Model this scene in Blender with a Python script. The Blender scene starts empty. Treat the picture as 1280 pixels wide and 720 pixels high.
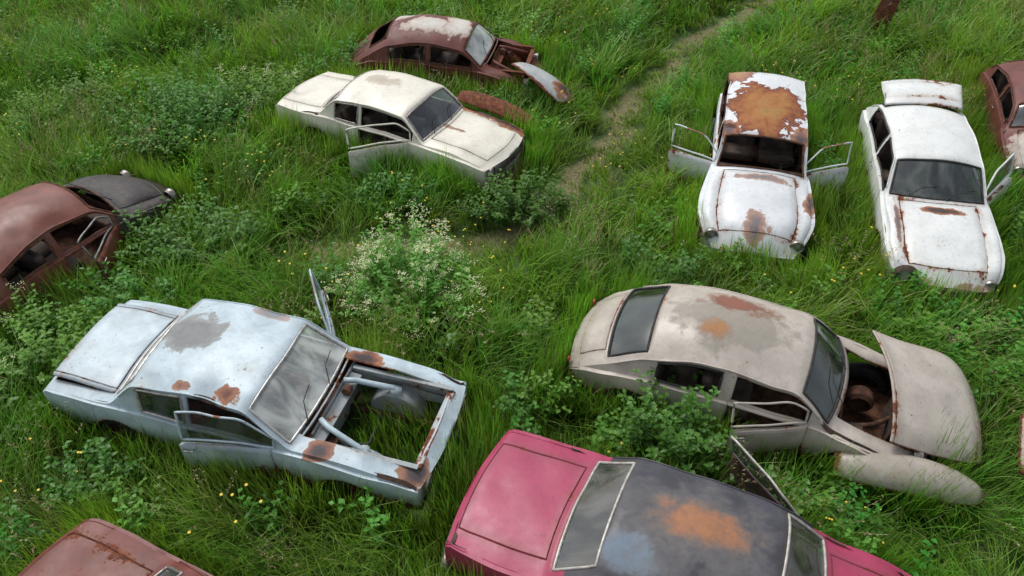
import bpy, math, random, bmesh
import numpy as np
from mathutils import Vector, Matrix, Euler
rnd = random.Random(7)
nr = np.random.RandomState(11)
scene = bpy.context.scene
COL = scene.collection

# ------------------------------------------------------------------ node helpers
class NT:
    def __init__(s, mat):
        mat.use_nodes = True
        s.t = mat.node_tree; s.t.nodes.clear()
    def n(s, typ, **kw):
        nd = s.t.nodes.new(typ)
        for k, v in kw.items():
            setattr(nd, k, v)
        return nd
    def l(s, a, b): s.t.links.new(a, b)
    def m(s, op, a, b=None, c=None, clamp=False):
        nd = s.t.nodes.new('ShaderNodeMath'); nd.operation = op; nd.use_clamp = clamp
        for k, v in enumerate((a, b, c)):
            if v is None: continue
            if isinstance(v, (int, float)): nd.inputs[k].default_value = v
            else: s.l(v, nd.inputs[k])
        return nd.outputs[0]
    def mix(s, fac, a, b, blend='MIX'):
        nd = s.t.nodes.new('ShaderNodeMix'); nd.data_type = 'RGBA'; nd.blend_type = blend
        for sock, v in ((nd.inputs[0], fac), (nd.inputs[6], a), (nd.inputs[7], b)):
            if isinstance(v, (int, float)): sock.default_value = v
            elif isinstance(v, tuple): sock.default_value = (v[0], v[1], v[2], 1)
            else: s.l(v, sock)
        return nd.outputs[2]
    def ss(s, v, a, b):
        nd = s.t.nodes.new('ShaderNodeMapRange'); nd.interpolation_type = 'SMOOTHSTEP'
        s.l(v, nd.inputs[0]); nd.inputs[1].default_value = a; nd.inputs[2].default_value = b
        return nd.outputs[0]
    def ramp(s, v, stops):
        nd = s.t.nodes.new('ShaderNodeValToRGB'); cr = nd.color_ramp
        while len(cr.elements) < len(stops): cr.elements.new(0.5)
        for e, (p, c) in zip(cr.elements, stops):
            e.position = p; e.color = (c[0], c[1], c[2], 1)
        s.l(v, nd.inputs[0]); return nd.outputs[0]
    def noise(s, vec, scale, detail=5, rough=.6, dist=0):
        nd = s.n('ShaderNodeTexNoise'); nd.inputs['Scale'].default_value = scale
        nd.inputs['Detail'].default_value = detail; nd.inputs['Roughness'].default_value = rough
        nd.inputs['Distortion'].default_value = dist
        s.l(vec, nd.inputs['Vector']); return nd.outputs['Fac']

def newmat(name):
    m = bpy.data.materials.new(name); return m, NT(m)

RUST = [(.28, (.035, .014, .010)), (.45, (.13, .040, .020)), (.58, (.21, .068, .032)), (.74, (.34, .14, .06))]
ROOFRUST = [(0.0, (.36, .15, .06)), (.35, (.30, .11, .045)), (.62, (.20, .075, .035)), (.82, (.26, .09, .04)), (1, (.10, .028, .016))]

def paint(name, col, thr=.66, patches=(), seed=0, rough=.42, dull=.75, low=.3, rustc=RUST, wearw=.26, spec=.5, mott=1.0):
    m, t = newmat(name)
    tc = t.n('ShaderNodeTexCoord')
    mp = t.n('ShaderNodeMapping'); mp.inputs['Location'].default_value = (seed*3.1, seed*1.7, seed*.9)
    t.l(tc.outputs['Object'], mp.inputs[0]); V = mp.outputs[0]
    n1 = t.noise(V, 1.7, 9, .62, .3); n2 = t.noise(V, 8, 7, .65); n3 = t.noise(V, 30, 4, .6)
    n4 = t.noise(V, 3.2, 5, .6, .4)
    mp2 = t.n('ShaderNodeMapping'); mp2.inputs['Scale'].default_value = (14, 14, 1.6); t.l(V, mp2.inputs[0])
    streak = t.noise(mp2.outputs[0], 1.0, 4, .6)
    att = t.n('ShaderNodeAttribute'); att.attribute_name = 'wear'
    sp = t.n('ShaderNodeSeparateXYZ'); t.l(tc.outputs['Object'], sp.inputs[0])
    lowz = t.ss(sp.outputs[2], .82, .38)
    base = t.m('ADD', t.m('MULTIPLY', n1, .50), t.m('MULTIPLY', n2, .35))
    base = t.m('ADD', base, t.m('MULTIPLY', n3, .15))
    val = t.m('ADD', base, t.m('MULTIPLY', att.outputs['Fac'], wearw*.8))
    val = t.m('ADD', val, t.m('MULTIPLY', lowz, low*.38))
    rm = t.ss(val, thr, thr+.022)
    chip = t.m('MULTIPLY', t.ss(n3, .68, .70), t.ss(n1, .44, .56))
    rm = t.m('MAXIMUM', rm, chip)
    halo = t.ss(val, thr-.06, thr+.01)
    d = tuple(c*dull for c in col)
    w = tuple(min(.85, c*1.1+.01) for c in col)
    pc = t.mix(t.m('MULTIPLY', t.ss(n4, .35, .68), mott), w, d)
    pc = t.mix(t.m('MULTIPLY', t.ss(streak, .5, .75), .3), pc, tuple(c*.6 for c in col))
    pc = t.mix(t.m('MULTIPLY', t.ss(n3, .58, .74), .35), pc, (.16, .13, .09))
    pc = t.mix(t.m('MULTIPLY', t.ss(n1, .52, .74), .3*mott), pc, (col[0]*.6+.02, col[1]*.55+.02, col[2]*.42+.01))
    pc = t.mix(t.m('MULTIPLY', lowz, .35), pc, (.16, .14, .10))
    pc = t.mix(t.m('MULTIPLY', att.outputs['Fac'], .5), pc, (.10, .07, .05))
    pc = t.mix(t.m('MULTIPLY', halo, .5), pc, (col[0]*.65+.05, col[1]*.42+.02, col[2]*.3))
    n5 = t.noise(V, 14, 6, .7)
    rc = t.ramp(n5, rustc)
    allm = rm
    c = t.mix(rm, pc, rc)
    for (cx, cy, cz, rx, ry, rz, stops, edge, op) in patches:
        vm = t.n('ShaderNodeVectorMath', operation='SUBTRACT'); t.l(tc.outputs['Object'], vm.inputs[0]); vm.inputs[1].default_value = (cx, cy, cz)
        vs = t.n('ShaderNodeVectorMath', operation='MULTIPLY'); t.l(vm.outputs[0], vs.inputs[0]); vs.inputs[1].default_value = (1/rx, 1/ry, 1/rz)
        vl = t.n('ShaderNodeVectorMath', operation='LENGTH'); t.l(vs.outputs[0], vl.inputs[0])
        dd = t.m('ADD', vl.outputs['Value'], t.m('MULTIPLY', t.m('SUBTRACT', n4, .5), 1.8))
        dd = t.m('ADD', dd, t.m('MULTIPLY', t.m('SUBTRACT', n2, .5), .9))
        mk = t.m('MULTIPLY', t.ss(dd, 1.0, 1.0-edge), op)
        pcx = t.ramp(dd, stops)
        pcx = t.mix(t.m('MULTIPLY', t.ss(n5, .45, .7), .35), pcx, tuple(x*.5 for x in stops[len(stops)//2][1]))
        c = t.mix(mk, c, pcx)
        allm = t.m('MAXIMUM', allm, t.m('MULTIPLY', mk, .8))
    b = t.n('ShaderNodeBsdfPrincipled'); t.l(c, b.inputs['Base Color'])
    r = t.m('ADD', t.m('MULTIPLY', allm, .9-rough), t.m('ADD', t.m('MULTIPLY', n2, .25), rough-.1))
    t.l(r, b.inputs['Roughness']); b.inputs['Specular IOR Level'].default_value = spec
    bp = t.n('ShaderNodeBump'); bp.inputs['Strength'].default_value = .35; bp.inputs['Distance'].default_value = .008
    h = t.m('ADD', t.m('MULTIPLY', rm, -.6), t.m('MULTIPLY', n2, t.m('ADD', t.m('MULTIPLY', allm, .9), .15)))
    h = t.m('ADD', h, t.m('MULTIPLY', n1, 2.5))
    t.l(h, bp.inputs['Height']); t.l(bp.outputs[0], b.inputs['Normal'])
    o = t.n('ShaderNodeOutputMaterial'); t.l(b.outputs[0], o.inputs[0])
    return m

def simple(name, c1, c2, rough=.7, metal=0, scale=12, bump=.2):
    m, t = newmat(name)
    tc = t.n('ShaderNodeTexCoord'); n = t.noise(tc.outputs['Object'], scale, 5, .65)
    c = t.mix(t.ss(n, .38, .62), c1, c2)
    b = t.n('ShaderNodeBsdfPrincipled'); t.l(c, b.inputs['Base Color'])
    b.inputs['Roughness'].default_value = rough; b.inputs['Metallic'].default_value = metal
    bp = t.n('ShaderNodeBump'); bp.inputs['Strength'].default_value = bump; bp.inputs['Distance'].default_value = .01
    t.l(n, bp.inputs['Height']); t.l(bp.outputs[0], b.inputs['Normal'])
    o = t.n('ShaderNodeOutputMaterial'); t.l(b.outputs[0], o.inputs[0]); return m

def glassmat(name, tint, dust, dustcol=(.33, .34, .31), seed=0, base=.15, lo=.34, refl=1.2):
    m, t = newmat(name)
    tc = t.n('ShaderNodeTexCoord')
    mp = t.n('ShaderNodeMapping'); mp.inputs['Location'].default_value = (seed, seed*2, 0); mp.inputs['Scale'].default_value = (1.2, 2.2, 1.2); mp.inputs['Rotation'].default_value = (0, 0, .5)
    t.l(tc.outputs['Object'], mp.inputs[0])
    n = t.noise(mp.outputs[0], 1.5, 5, .55, .8)
    tr = t.n('ShaderNodeBsdfTransparent'); tr.inputs[0].default_value = (*tint, 1)
    gl = t.n('ShaderNodeBsdfGlossy'); gl.inputs['Roughness'].default_value = .06; gl.inputs[0].default_value = (.9, .95, 1, 1)
    lw = t.n('ShaderNodeFresnel'); lw.inputs[0].default_value = 1.5
    mx = t.n('ShaderNodeMixShader'); t.l(t.m('ADD', t.m('MULTIPLY', lw.outputs[0], refl), .06, clamp=True), mx.inputs[0]); t.l(tr.outputs[0], mx.inputs[1]); t.l(gl.outputs[0], mx.inputs[2])
    df = t.n('ShaderNodeBsdfDiffuse'); df.inputs[0].default_value = (*dustcol, 1)
    m2 = t.n('ShaderNodeMixShader'); t.l(t.m('MULTIPLY', t.m('ADD', t.ss(n, lo, .70), base), dust, clamp=True), m2.inputs[0])
    t.l(mx.outputs[0], m2.inputs[1]); t.l(df.outputs[0], m2.inputs[2])
    o = t.n('ShaderNodeOutputMaterial'); t.l(m2.outputs[0], o.inputs[0]); return m

INTERIOR = simple('weathered_interior', (.035, .03, .026), (.10, .055, .035), .85)
SEAT = simple('old_vinyl', (.05, .04, .035), (.13, .09, .07), .7, scale=5)
RUBBER = simple('rubber', (.02, .02, .02), (.045, .042, .04), .8)
CHROME = simple('dull_chrome', (.42, .42, .42), (.25, .2, .16), .38, .7, 20)
RUSTM = simple('bare_rust', (.05, .022, .014), (.15, .065, .035), .92, 0, 9, .5)
ALU = simple('aluminium', (.35, .36, .36), (.2, .18, .16), .5, .5, 9)
LENS = simple('lamp_lens', (.45, .10, .03), (.3, .03, .02), .3)

# ------------------------------------------------------------------ mesh helpers
def link(o, parent=None):
    COL.objects.link(o)
    if parent is not None: o.parent = parent
    return o
def mesh_obj(name, verts, faces, mats, parent=None, midx=None, smooth=True, sharp=None, wear=None, vattr=None):
    me = bpy.data.meshes.new(name)
    me.from_pydata([tuple(v) for v in verts], [], [tuple(f) for f in faces])
    for m in (mats if isinstance(mats, (list, tuple)) else [mats]): me.materials.append(m)
    if midx is not None: me.polygons.foreach_set('material_index', np.array(midx, dtype=np.int32))
    if wear is not None:
        a = me.attributes.new('wear', 'FLOAT', 'POINT'); a.data.foreach_set('value', np.array(wear, dtype=np.float32))
    if vattr is not None:
        a = me.attributes.new(vattr[0], 'FLOAT', 'POINT'); a.data.foreach_set('value', np.array(vattr[1], dtype=np.float32))
    if smooth:
        me.polygons.foreach_set('use_smooth', [True]*len(me.polygons))
        if sharp: me.set_sharp_from_angle(angle=math.radians(sharp))
    me.update()
    return link(bpy.data.objects.new(name, me), parent)

def box(name, c, s, mat, parent=None, rot=(0, 0, 0), bevel=.012):
    x, y, z = s[0]/2, s[1]/2, s[2]/2
    v = [(-x,-y,-z),(x,-y,-z),(x,y,-z),(-x,y,-z),(-x,-y,z),(x,-y,z),(x,y,z),(-x,y,z)]
    f = [(0,3,2,1),(4,5,6,7),(0,1,5,4),(1,2,6,5),(2,3,7,6),(3,0,4,7)]
    o = mesh_obj(name, v, f, mat, parent, smooth=False)
    o.location = c; o.rotation_euler = rot
    if bevel:
        b = o.modifiers.new('bevel', 'BEVEL'); b.width = bevel; b.segments = 2
    return o

def tube(name, pts, r, mat, parent=None, closed=False, ns=6):
    pts = [Vector(p) for p in pts]
    q = [pts[0]]
    for p in pts[1:]:
        if (p-q[-1]).length > 1e-3: q.append(p)
    pts = q
    if closed and (pts[0]-pts[-1]).length < 1e-3: pts.pop()
    n = len(pts); V = []; F = []
    for i, p in enumerate(pts):
        a = pts[i-1] if (i > 0 or closed) else p
        b = pts[(i+1) % n] if (i < n-1 or closed) else p
        d = (b-a).normalized()
        up = Vector((0, 0, 1)) if abs(d.z) < .9 else Vector((0, 1, 0))
        s = d.cross(up).normalized(); u = s.cross(d).normalized()
        for k in range(ns):
            an = 2*math.pi*k/ns
            V.append(p+s*math.cos(an)*r+u*math.sin(an)*r)
    for i in range(n if closed else n-1):
        j = (i+1) % n
        for k in range(ns):
            k2 = (k+1) % ns
            F.append((i*ns+k, j*ns+k, j*ns+k2, i*ns+k2))
    if not closed:
        F.append(tuple(range(ns))); F.append(tuple((n-1)*ns+k for k in reversed(range(ns))))
    return mesh_obj(name, V, F, mat, parent)

def lathe(name, prof, mat, parent, loc, axis='Y', ns=28, sx=1):
    V = []; F = []
    for i, (r, h) in enumerate(prof):
        for k in range(ns):
            a = 2*math.pi*k/ns
            if axis == 'Y': V.append((r*math.cos(a), h*sx, r*math.sin(a)))
            else: V.append((h*sx, r*math.cos(a), r*math.sin(a)))
    for i in range(len(prof)-1):
        for k in range(ns):
            k2 = (k+1) % ns
            F.append((i*ns+k, i*ns+k2, (i+1)*ns+k2, (i+1)*ns+k))
    o = mesh_obj(name, V, F, mat, parent, sharp=40); o.location = loc; return o

def curve(pts, xs, sm, L):
    dx = .01; dense = np.arange(-1, L+1, dx)
    v = np.interp(dense, [p[0] for p in pts], [p[1] for p in pts])
    k = np.arange(-int(4*sm/dx)-1, int(4*sm/dx)+2)*dx
    g = np.exp(-.5*(k/sm)**2); g /= g.sum()
    pad = len(k)//2
    vp = np.convolve(np.pad(v, pad, mode='edge'), g, mode='valid')
    return np.interp(xs, dense, vp)

SL = [0, .1, .22, .36, .5, .64, .78, .9, 1.0]
SU = [0, .1, .3, .5, .7, .88, 1.0]
UD = [.985, .955, .92, .87, .81, .755, .74, .725, .66, .55, .42, .28, .14, 0]
NODES = [('L', s) for s in SL]+[('U', s) for s in SU]+[('D', u) for u in UD]
N = len(NODES)-1
NC = 2*N+1
def colnode(c): return NODES[c] if c <= N else NODES[2*N-c]
FK = []
for c in range(2*N):
    a, b = colnode(c), colnode(c+1)
    side = 1 if c < N else -1
    FK.append((a[0] if a[0] == b[0] else 'T', (a[1]+b[1])/2, side))

def build_car(name, S, cx, cy, heading, roll=(0, 0), z=-.09):
    L = S['L']; ox = L/2
    root = bpy.data.objects.new(name, None); link(root)
    root.location = (cx, cy, z); root.rotation_euler = (math.radians(roll[0]), math.radians(roll[1]), math.radians(heading))
    cowl = S['ws'][1]; nose = S.get('nose', L-.12)
    specials = set()
    grooves_x = []
    for (a, b) in S['doors']: grooves_x += [(a, 'L'), (b, 'L')]
    grooves_x += [(cowl+.07, 'D'), (nose-.02, 'D'), (S['trunk'][0], 'D'), (S['trunk'][1], 'D')]
    for g, _ in grooves_x: specials |= {round(g-.008, 4), round(g, 4), round(g+.008, 4)}
    for (a, b) in S['wins']+[S['ws'], S['bl']]: specials |= {round(a, 4), round(b, 4)}
    specials |= {0, L, .03, .07, L-.03, L-.07}
    xs = sorted(specials)
    for x in np.arange(0, L, .045):
        if min(abs(x-s) for s in specials) > .016: xs.append(x)
    xs = np.array(sorted(xs)); nx = len(xs)
    sm = S.get('sm', .05)
    top = curve(S['top'], xs, sm, L); belt = curve(S['belt'], xs, .08, L); w = curve(S['w'], xs, S.get('wsm', .05), L)
    crown = curve(S.get('crown', [(0, .05), (S['bl'][0], .05), (S['bl'][1]+.1, .11), (S['ws'][0]-.1, .11), (cowl, .06), (L, .05)]), xs, .08, L)
    bow = curve(S.get('bow', [(0, -.14), (S['bl'][0], -.10), (S['bl'][1]+.2, -.02), (S['ws'][0]-.2, .04), (cowl, .13), (L, .2)]), xs, .1, L)
    rail = np.maximum(np.minimum(belt, top-.012), top-crown)
    bel = np.minimum(belt, rail)
    H = rail-bel
    sill = np.full(nx, S.get('sill', .26))
    e = np.minimum(xs, L-xs); sill += np.where(e < .3, (1-e/.3)**2*.1, 0)
    for xw in S['wheels']:
        r = S.get('archr', .35); d = np.abs(xs-xw)
        sill = np.where(d < r, np.maximum(sill, .30+np.sqrt(np.maximum(0, r*r-d*d))), sill)
    P = np.zeros((nx, NC, 3)); w0 = w.max()
    ps = S.get('pexp', 2.6); ledge = S.get('ledge', .05); fb = S.get('fenderdip', 0)
    for c in range(NC):
        k, p = colnode(c); side = 1 if c <= N else -1
        if k == 'L':
            zz = sill+(bel-sill)*p; frac = (zz-.25)/.65
            yy = w*(1-.10*np.clip(1-frac, 0, 1)**2.2-.03*np.clip(frac, 0, 1)**4)
        elif k == 'U':
            wb = w*(.97-ledge)
            yy = wb-S.get('tumble', .26)*H*(p**1.15); zz = bel+H*p
            if p == 0: zz = bel+.004
        else:
            wr = w*(.97-ledge)-S.get('tumble', .26)*H
            yy = wr*p; zz = rail+(top-rail)*(1-p**ps)
            if fb:
                msk = np.clip((xs-cowl-.1)/.4, 0, 1)*np.clip((L-xs)/.4, 0, 1)
                zz = zz-fb*msk*math.exp(-((p-.76)/.07)**2)+fb*.5*msk*math.exp(-((p-.93)/.1)**2)
        P[:, c, 0] = xs-ox-bow*np.minimum(1, (yy/w0))**2; P[:, c, 1] = yy*side; P[:, c, 2] = zz
    ph = len(S['top'])+S.get('seed', 0)*1.3
    dn = np.sin(P[..., 0]*5.3+ph)*np.sin(P[..., 1]*6.1+ph*2)*.006+np.sin(P[..., 0]*11+P[..., 1]*9+ph)*.003
    P[..., 2] += dn; P[..., 1] += np.sin(P[..., 0]*6+P[..., 2]*9+ph)*.005
    di = np.gradient(P, axis=0); dc = np.gradient(P, axis=1)
    nrm = np.cross(dc, di); nrm /= (np.linalg.norm(nrm, axis=2, keepdims=True)+1e-9)
    rs = np.random.RandomState(S.get('seed', 0)+50)
    for _ in range(12):
        i0_, c0_ = rs.randint(5, nx-5), rs.randint(4, NC-4); ctr = P[i0_, c0_].copy(); rad = rs.uniform(.08, .22)
        g_ = np.exp(-np.sum((P-ctr)**2, axis=2)/rad**2)
        P -= nrm*(g_*rs.uniform(.008, .026))[..., None]
    wear = np.zeros((nx, NC)); gr = np.zeros((nx, NC), bool)
    ix = lambda x: int(np.argmin(np.abs(xs-x)))
    for g, kd in grooves_x:
        i = ix(g)
        for c in range(NC):
            k, p = colnode(c)
            if kd == 'L' and k == 'L' and p > .05: gr[i, c] = True
            if kd == 'D' and k == 'D' and p < .75: gr[i, c] = True
    for c in range(NC):
        k, p = colnode(c)
        if k == 'D' and p == .74:
            for i in range(nx):
                if cowl+.07 <= xs[i] <= nose-.02 or S['trunk'][0] <= xs[i] <= S['trunk'][1]: gr[i, c] = True
        if k == 'L' and p == 0: wear[:, c] = 1
    wear[gr] = 1
    P[gr] -= nrm[gr]*.014
    D = np.ones((nx-1, NC-1), bool)
    xm = (xs[1:]+xs[:-1])/2
    def reg(x0, x1, kind, p0, p1, side=0):
        M = np.zeros_like(D)
        cs = [c for c in range(NC-1) if FK[c][0] == kind and p0 < FK[c][1] < p1 and (side == 0 or FK[c][2] == side)]
        ii = np.where((xm > x0) & (xm < x1))[0]
        for c in cs: M[ii, c] = True
        return M
    def perim(M):
        I, C = np.where(M); i0, i1, c0, c1 = I.min(), I.max()+1, C.min(), C.max()+1
        pts = [P[i0, c] for c in range(c0, c1+1)]+[P[i, c1] for i in range(i0+1, i1+1)]
        pts += [P[i1, c] for c in range(c1-1, c0-1, -1)]+[P[i, c0] for i in range(i1-1, i0, -1)]
        for c in range(c0, c1+1): wear[i0, c] = max(wear[i0, c], .6); wear[i1, c] = max(wear[i1, c], .6)
        for i in range(i0, i1+1): wear[i, c0] = max(wear[i, c0], .6); wear[i, c1] = max(wear[i, c1], .6)
        return pts
    holes = []
    for (a, b) in S['wins']:
        for sd in (1, -1): holes.append(('side_window', reg(a, b, 'U', .1, .88, sd), sd, (a, b)))
    holes.append(('windshield', reg(S['ws'][0], S['ws'][1], 'D', -1, .92), 0, None))
    holes.append(('rear_window', reg(S['bl'][0], S['bl'][1], 'D', -1, S.get('blu', .87)), 0, None))
    M_out = [(h[0], h[1], h[2], h[3], perim(h[1])) for h in holes]
    parts = []
    for (pn, M, T, th) in [(q[0], reg(*q[1]), q[2], .03) for q in S.get('lids', [])]:
        perim(M); parts.append((pn, M, T, th))
    doors_open = []
    for (di_, sd, ang) in S.get('open', []):
        a, b = S['doors'][di_]
        M = reg(a, b, 'L', .04, 1.1, sd); perim(M)
        hx = b-ox-bow[ix(b)]; hy = sd*w[ix(b)]*.96
        T = Matrix.Translation((hx, hy, 0)) @ Matrix.Rotation(math.radians(-sd*ang), 4, 'Z') @ Matrix.Translation((-hx, -hy, 0))
        doors_open.append((di_, sd, M, T)); parts.append(('door', M, T, .045))
    for _ in range(2):
        q = wear.copy()
        q[1:] = np.maximum(q[1:], wear[:-1]*.5); q[:-1] = np.maximum(q[:-1], wear[1:]*.5)
        q[:, 1:] = np.maximum(q[:, 1:], wear[:, :-1]*.5); q[:, :-1] = np.maximum(q[:, :-1], wear[:, 1:]*.5)
        wear = q
    mats = [S['paint'], S.get('roof', S['paint']), INTERIOR, INTERIOR, S.get('frontmat', S['paint'])]
    def gm(pn, M, solid=.02, caps=False, mat=None, off=0.0):
        PP = P-nrm*off
        used = {}; V = []; W = []; F = []; MI = []
        def vid(i, c):
            if (i, c) not in used:
                used[(i, c)] = len(V); V.append(PP[i, c]); W.append(wear[i, c])
            return used[(i, c)]
        rr = S.get('roofx', (-1, -1))
        for i, c in zip(*np.where(M)):
            a, b, d, e2 = PP[i, c], PP[i, c+1], PP[i+1, c+1], PP[i+1, c]
            if np.linalg.norm(np.cross(d-a, e2-b)) < 2e-5: continue
            F.append((vid(i, c), vid(i, c+1), vid(i+1, c+1), vid(i+1, c)))
            kk = FK[c][0]
            if 'frontmat' in S and xm[i] > cowl-.1: MI.append(4)
            else: MI.append(1 if (kk != 'L' and rr[0] < xm[i] < rr[1] and H[i] > .05) else 0)
        if caps:
            for k in range(N-1):
                if NODES[k+1][0] == 'U' or NODES[k][0] == 'U': continue
                F.append((vid(nx-1, k), vid(nx-1, k+1), vid(nx-1, 2*N-k-1), vid(nx-1, 2*N-k))); MI.append(0)
                F.append((vid(0, 2*N-k), vid(0, 2*N-k-1), vid(0, k+1), vid(0, k))); MI.append(0)
        o = mesh_obj(pn, V, F, mats if mat is None else [mat], root, MI if mat is None else None, wear=W, sharp=38)
        if solid:
            md = o.modifiers.new('thickness', 'SOLIDIFY'); md.thickness = solid; md.offset = -1
            if mat is None: md.material_offset = 2
        return o
    for (_, M, _, _, _) in M_out: D &= ~M
    for (_, M, _, _) in parts: D &= ~M
    body = gm('body_shell', D, .022, True)
    for (pn, M, T, th) in parts:
        o = gm(pn, M, th)
        o.matrix_local = T
    for (pn, M, sd, rng, pts) in M_out:
        T = None; frame = S.get('trim', CHROME)
        if pn == 'side_window':
            for (di_, s2, _, T2) in doors_open:
                a, b = S['doors'][di_]
                if s2 == sd and rng[0] >= a-.2 and rng[1] <= b+.35: T = T2
        fr = tube(pn+'_frame', pts, .016, S.get('frame', frame) if T is None else S.get('doorframe', S['paint']), root, True, 6 if T is None else 4)
        if T is not None: fr.matrix_local = T
        g = S['glass'].get(pn)
        if g is not None and not (pn == 'side_window' and T is None and S.get('noside_' + ('l' if sd > 0 else 'r'))):
            o = gm(pn, M, 0, False, g, .008)
            if T is not None: o.matrix_local = T
    wi = w0*.86
    f0, f1 = .25, (cowl if S.get('bay') else L-.3)
    box('floor_pan', ((f0+f1)/2-ox, 0, .27), (f1-f0, wi*1.9, .03), RUSTM, root, bevel=0)
    box('firewall', (cowl+.05-ox, 0, .56), (.03, wi*1.86, .58), RUSTM if not S.get('bay') else S['baymat'], root)
    box('dashboard', (cowl-.2-ox, 0, .80), (.22, wi*1.8, .16), S.get('dash', INTERIOR), root, bevel=.04)
    box('rear_bulkhead', (S['bl'][0]+.05-ox, 0, .55), (.03, wi*1.8, .6), INTERIOR, root)
    box('parcel_shelf', (S['bl'][0]+.25-ox, 0, .86), (.4, wi*1.75, .02), INTERIOR, root)
    sx = (S['ws'][0]+S['bl'][1])/2+.15
    for (q, nm) in ((sx, 'front_seat'), (S['bl'][1]+.42, 'rear_seat')):
        for sd in (-1, 1):
            box(nm+'_cushion', (q-ox, sd*wi*.45, .47), (.5, wi*.8, .16), SEAT, root, (0, -.08, 0), .05)
            box(nm+'_back', (q-.26-ox, sd*wi*.45, .74), (.14, wi*.8, .55), SEAT, root, (0, -.2, 0), .05)
    st = [(0, math.cos(a)*.19, math.sin(a)*.19) for a in np.linspace(0, 2*math.pi, 25)[:-1]]
    sw = tube('steering_wheel', st, .013, S.get('wheelmat', RUBBER), root, True); sw.location = (cowl-.5-ox, .34, .90); sw.rotation_euler = (0, .55, 0)
    tube('steering_column', [(cowl-.48-ox, .34, .89), (cowl-.1-ox, .34, .68)], .02, RUBBER, root)
    for xw in S['wheels']:
        for sd in (1, -1):
            lathe('wheel', [(.0, .02), (.1, .03), (.15, .0), (.19, .03), (.20, .06), (.22, .07), (.29, .06), (.31, .0), (.31, -.06), (.29, -.1), (.2, -.1)], [RUBBER], root, (xw-ox-.02, sd*(w0-.14), .29), 'Y', 28, sd)
            lathe('hub', [(.0, .05), (.06, .05), (.07, .03), (.15, .012), (.185, .05)], [RUSTM], root, (xw-ox-.02, sd*(w0-.135), .29), 'Y', 20, sd)
    hz, hy = S.get('head', (.64, .57)); fx = L-ox
    def frontx(y): return float(fx-bow[-1]*min(1, abs(y)/w0)**2)
    yb = w[-1]
    for sd in (1, -1):
        if S.get('onelamp') == sd:
            x0 = frontx(hy)-.01
            lathe('headlamp_bucket', [(.0, -.16), (.09, -.14), (.135, .02), (.15, .05), (.165, .035), (.175, -.04)], [INTERIOR], root, (x0, sd*hy, hz+.06), 'X', 26)
            continue
        x0 = frontx(hy)-S.get('headin', .02)
        lathe('headlamp_ring', [(.085, -.06), (.105, -.02), (.108, .02), (.10, .035), (.085, .03)], [S.get('ring', CHROME)], root, (x0, sd*hy, hz), 'X', 26)
        if S.get('lamps', True):
            lathe('headlamp', [(0, .035), (.05, .028), (.086, .01)], [ALU], root, (x0, sd*hy, hz), 'X', 26)
        else:
            lathe('headlamp_bucket', [(.0, -.05), (.07, -.04), (.088, .01)], [INTERIOR], root, (x0+.01, sd*hy, hz), 'X', 26)
        lathe('tail_lamp', [(0, .03), (.035, .025), (.045, 0)], [LENS], root, (-ox-bow[0]*min(1, (.85*w[0]/w0))**2, sd*w[0]*.85, .62), 'X', 18, -1)
    gz = S.get('grz', (.42, .62)); gw = min(hy-.16, yb*.7)
    nb = 7
    if S.get('grille', True):
        box('grille_opening', (frontx(gw*.5)+.0, 0, (gz[0]+gz[1])/2), (.03, gw*2, gz[1]-gz[0]), INTERIOR, root)
        for k in range(nb):
            zz = gz[0]+(gz[1]-gz[0])*(k+.5)/nb
            tube('grille_bar', [(frontx(y)+.018, y, zz) for y in np.linspace(-gw, gw, 9)], .007, CHROME, root)
    if S.get('bumper', True):
        for (e_, s_) in ((fx, 1), (-ox, -1)):
            tube('bumper', [((e_-s_*.14*(y/w0)**2+s_*.07), y, .42) for y in np.linspace(-w0*.95, w0*.95, 13)], .05, CHROME if S.get('bumper') != 'rust' else RUSTM, root, False, 8)
    for y in (-.45, .1):
        if S.get('wipers', True):
            tube('wiper', [(cowl+.02-ox, y, top[ix(cowl)]-.0), (cowl-.12-ox, y+.2, float(np.interp(cowl-.12, xs, top))+.015), (cowl-.16-ox, y+.42, float(np.interp(cowl-.16, xs, top))-.0)], .006, RUBBER, root)
    for (a, b) in S['doors']:
        for sd in (1, -1):
            Td = None
            for d in doors_open:
                if d[1] == sd: Td = d[3]
            i = ix(a+.12); c = 7 if sd > 0 else NC-1-7
            p = P[i, c]
            hd = tube('door_handle', [(p[0]-.05, p[1]+sd*.01, p[2]), (p[0]-.04, p[1]+sd*.035, p[2]), (p[0]+.06, p[1]+sd*.035, p[2]), (p[0]+.07, p[1]+sd*.01, p[2])], .009, CHROME, root)
            if Td is not None: hd.matrix_local = Td
    for sd in (1, -1):
        c = len(SL)+len(SU)-1; c = c if sd > 0 else NC-1-c
        i0, i1 = ix(S['bl'][0]+.1), ix(S['ws'][1]-.05)
        tube('drip_rail', [P[i, c]+np.array([0, sd*.006, .0]) for i in range(i0, i1)], .010, S.get('rail', S['paint']), root)
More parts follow.
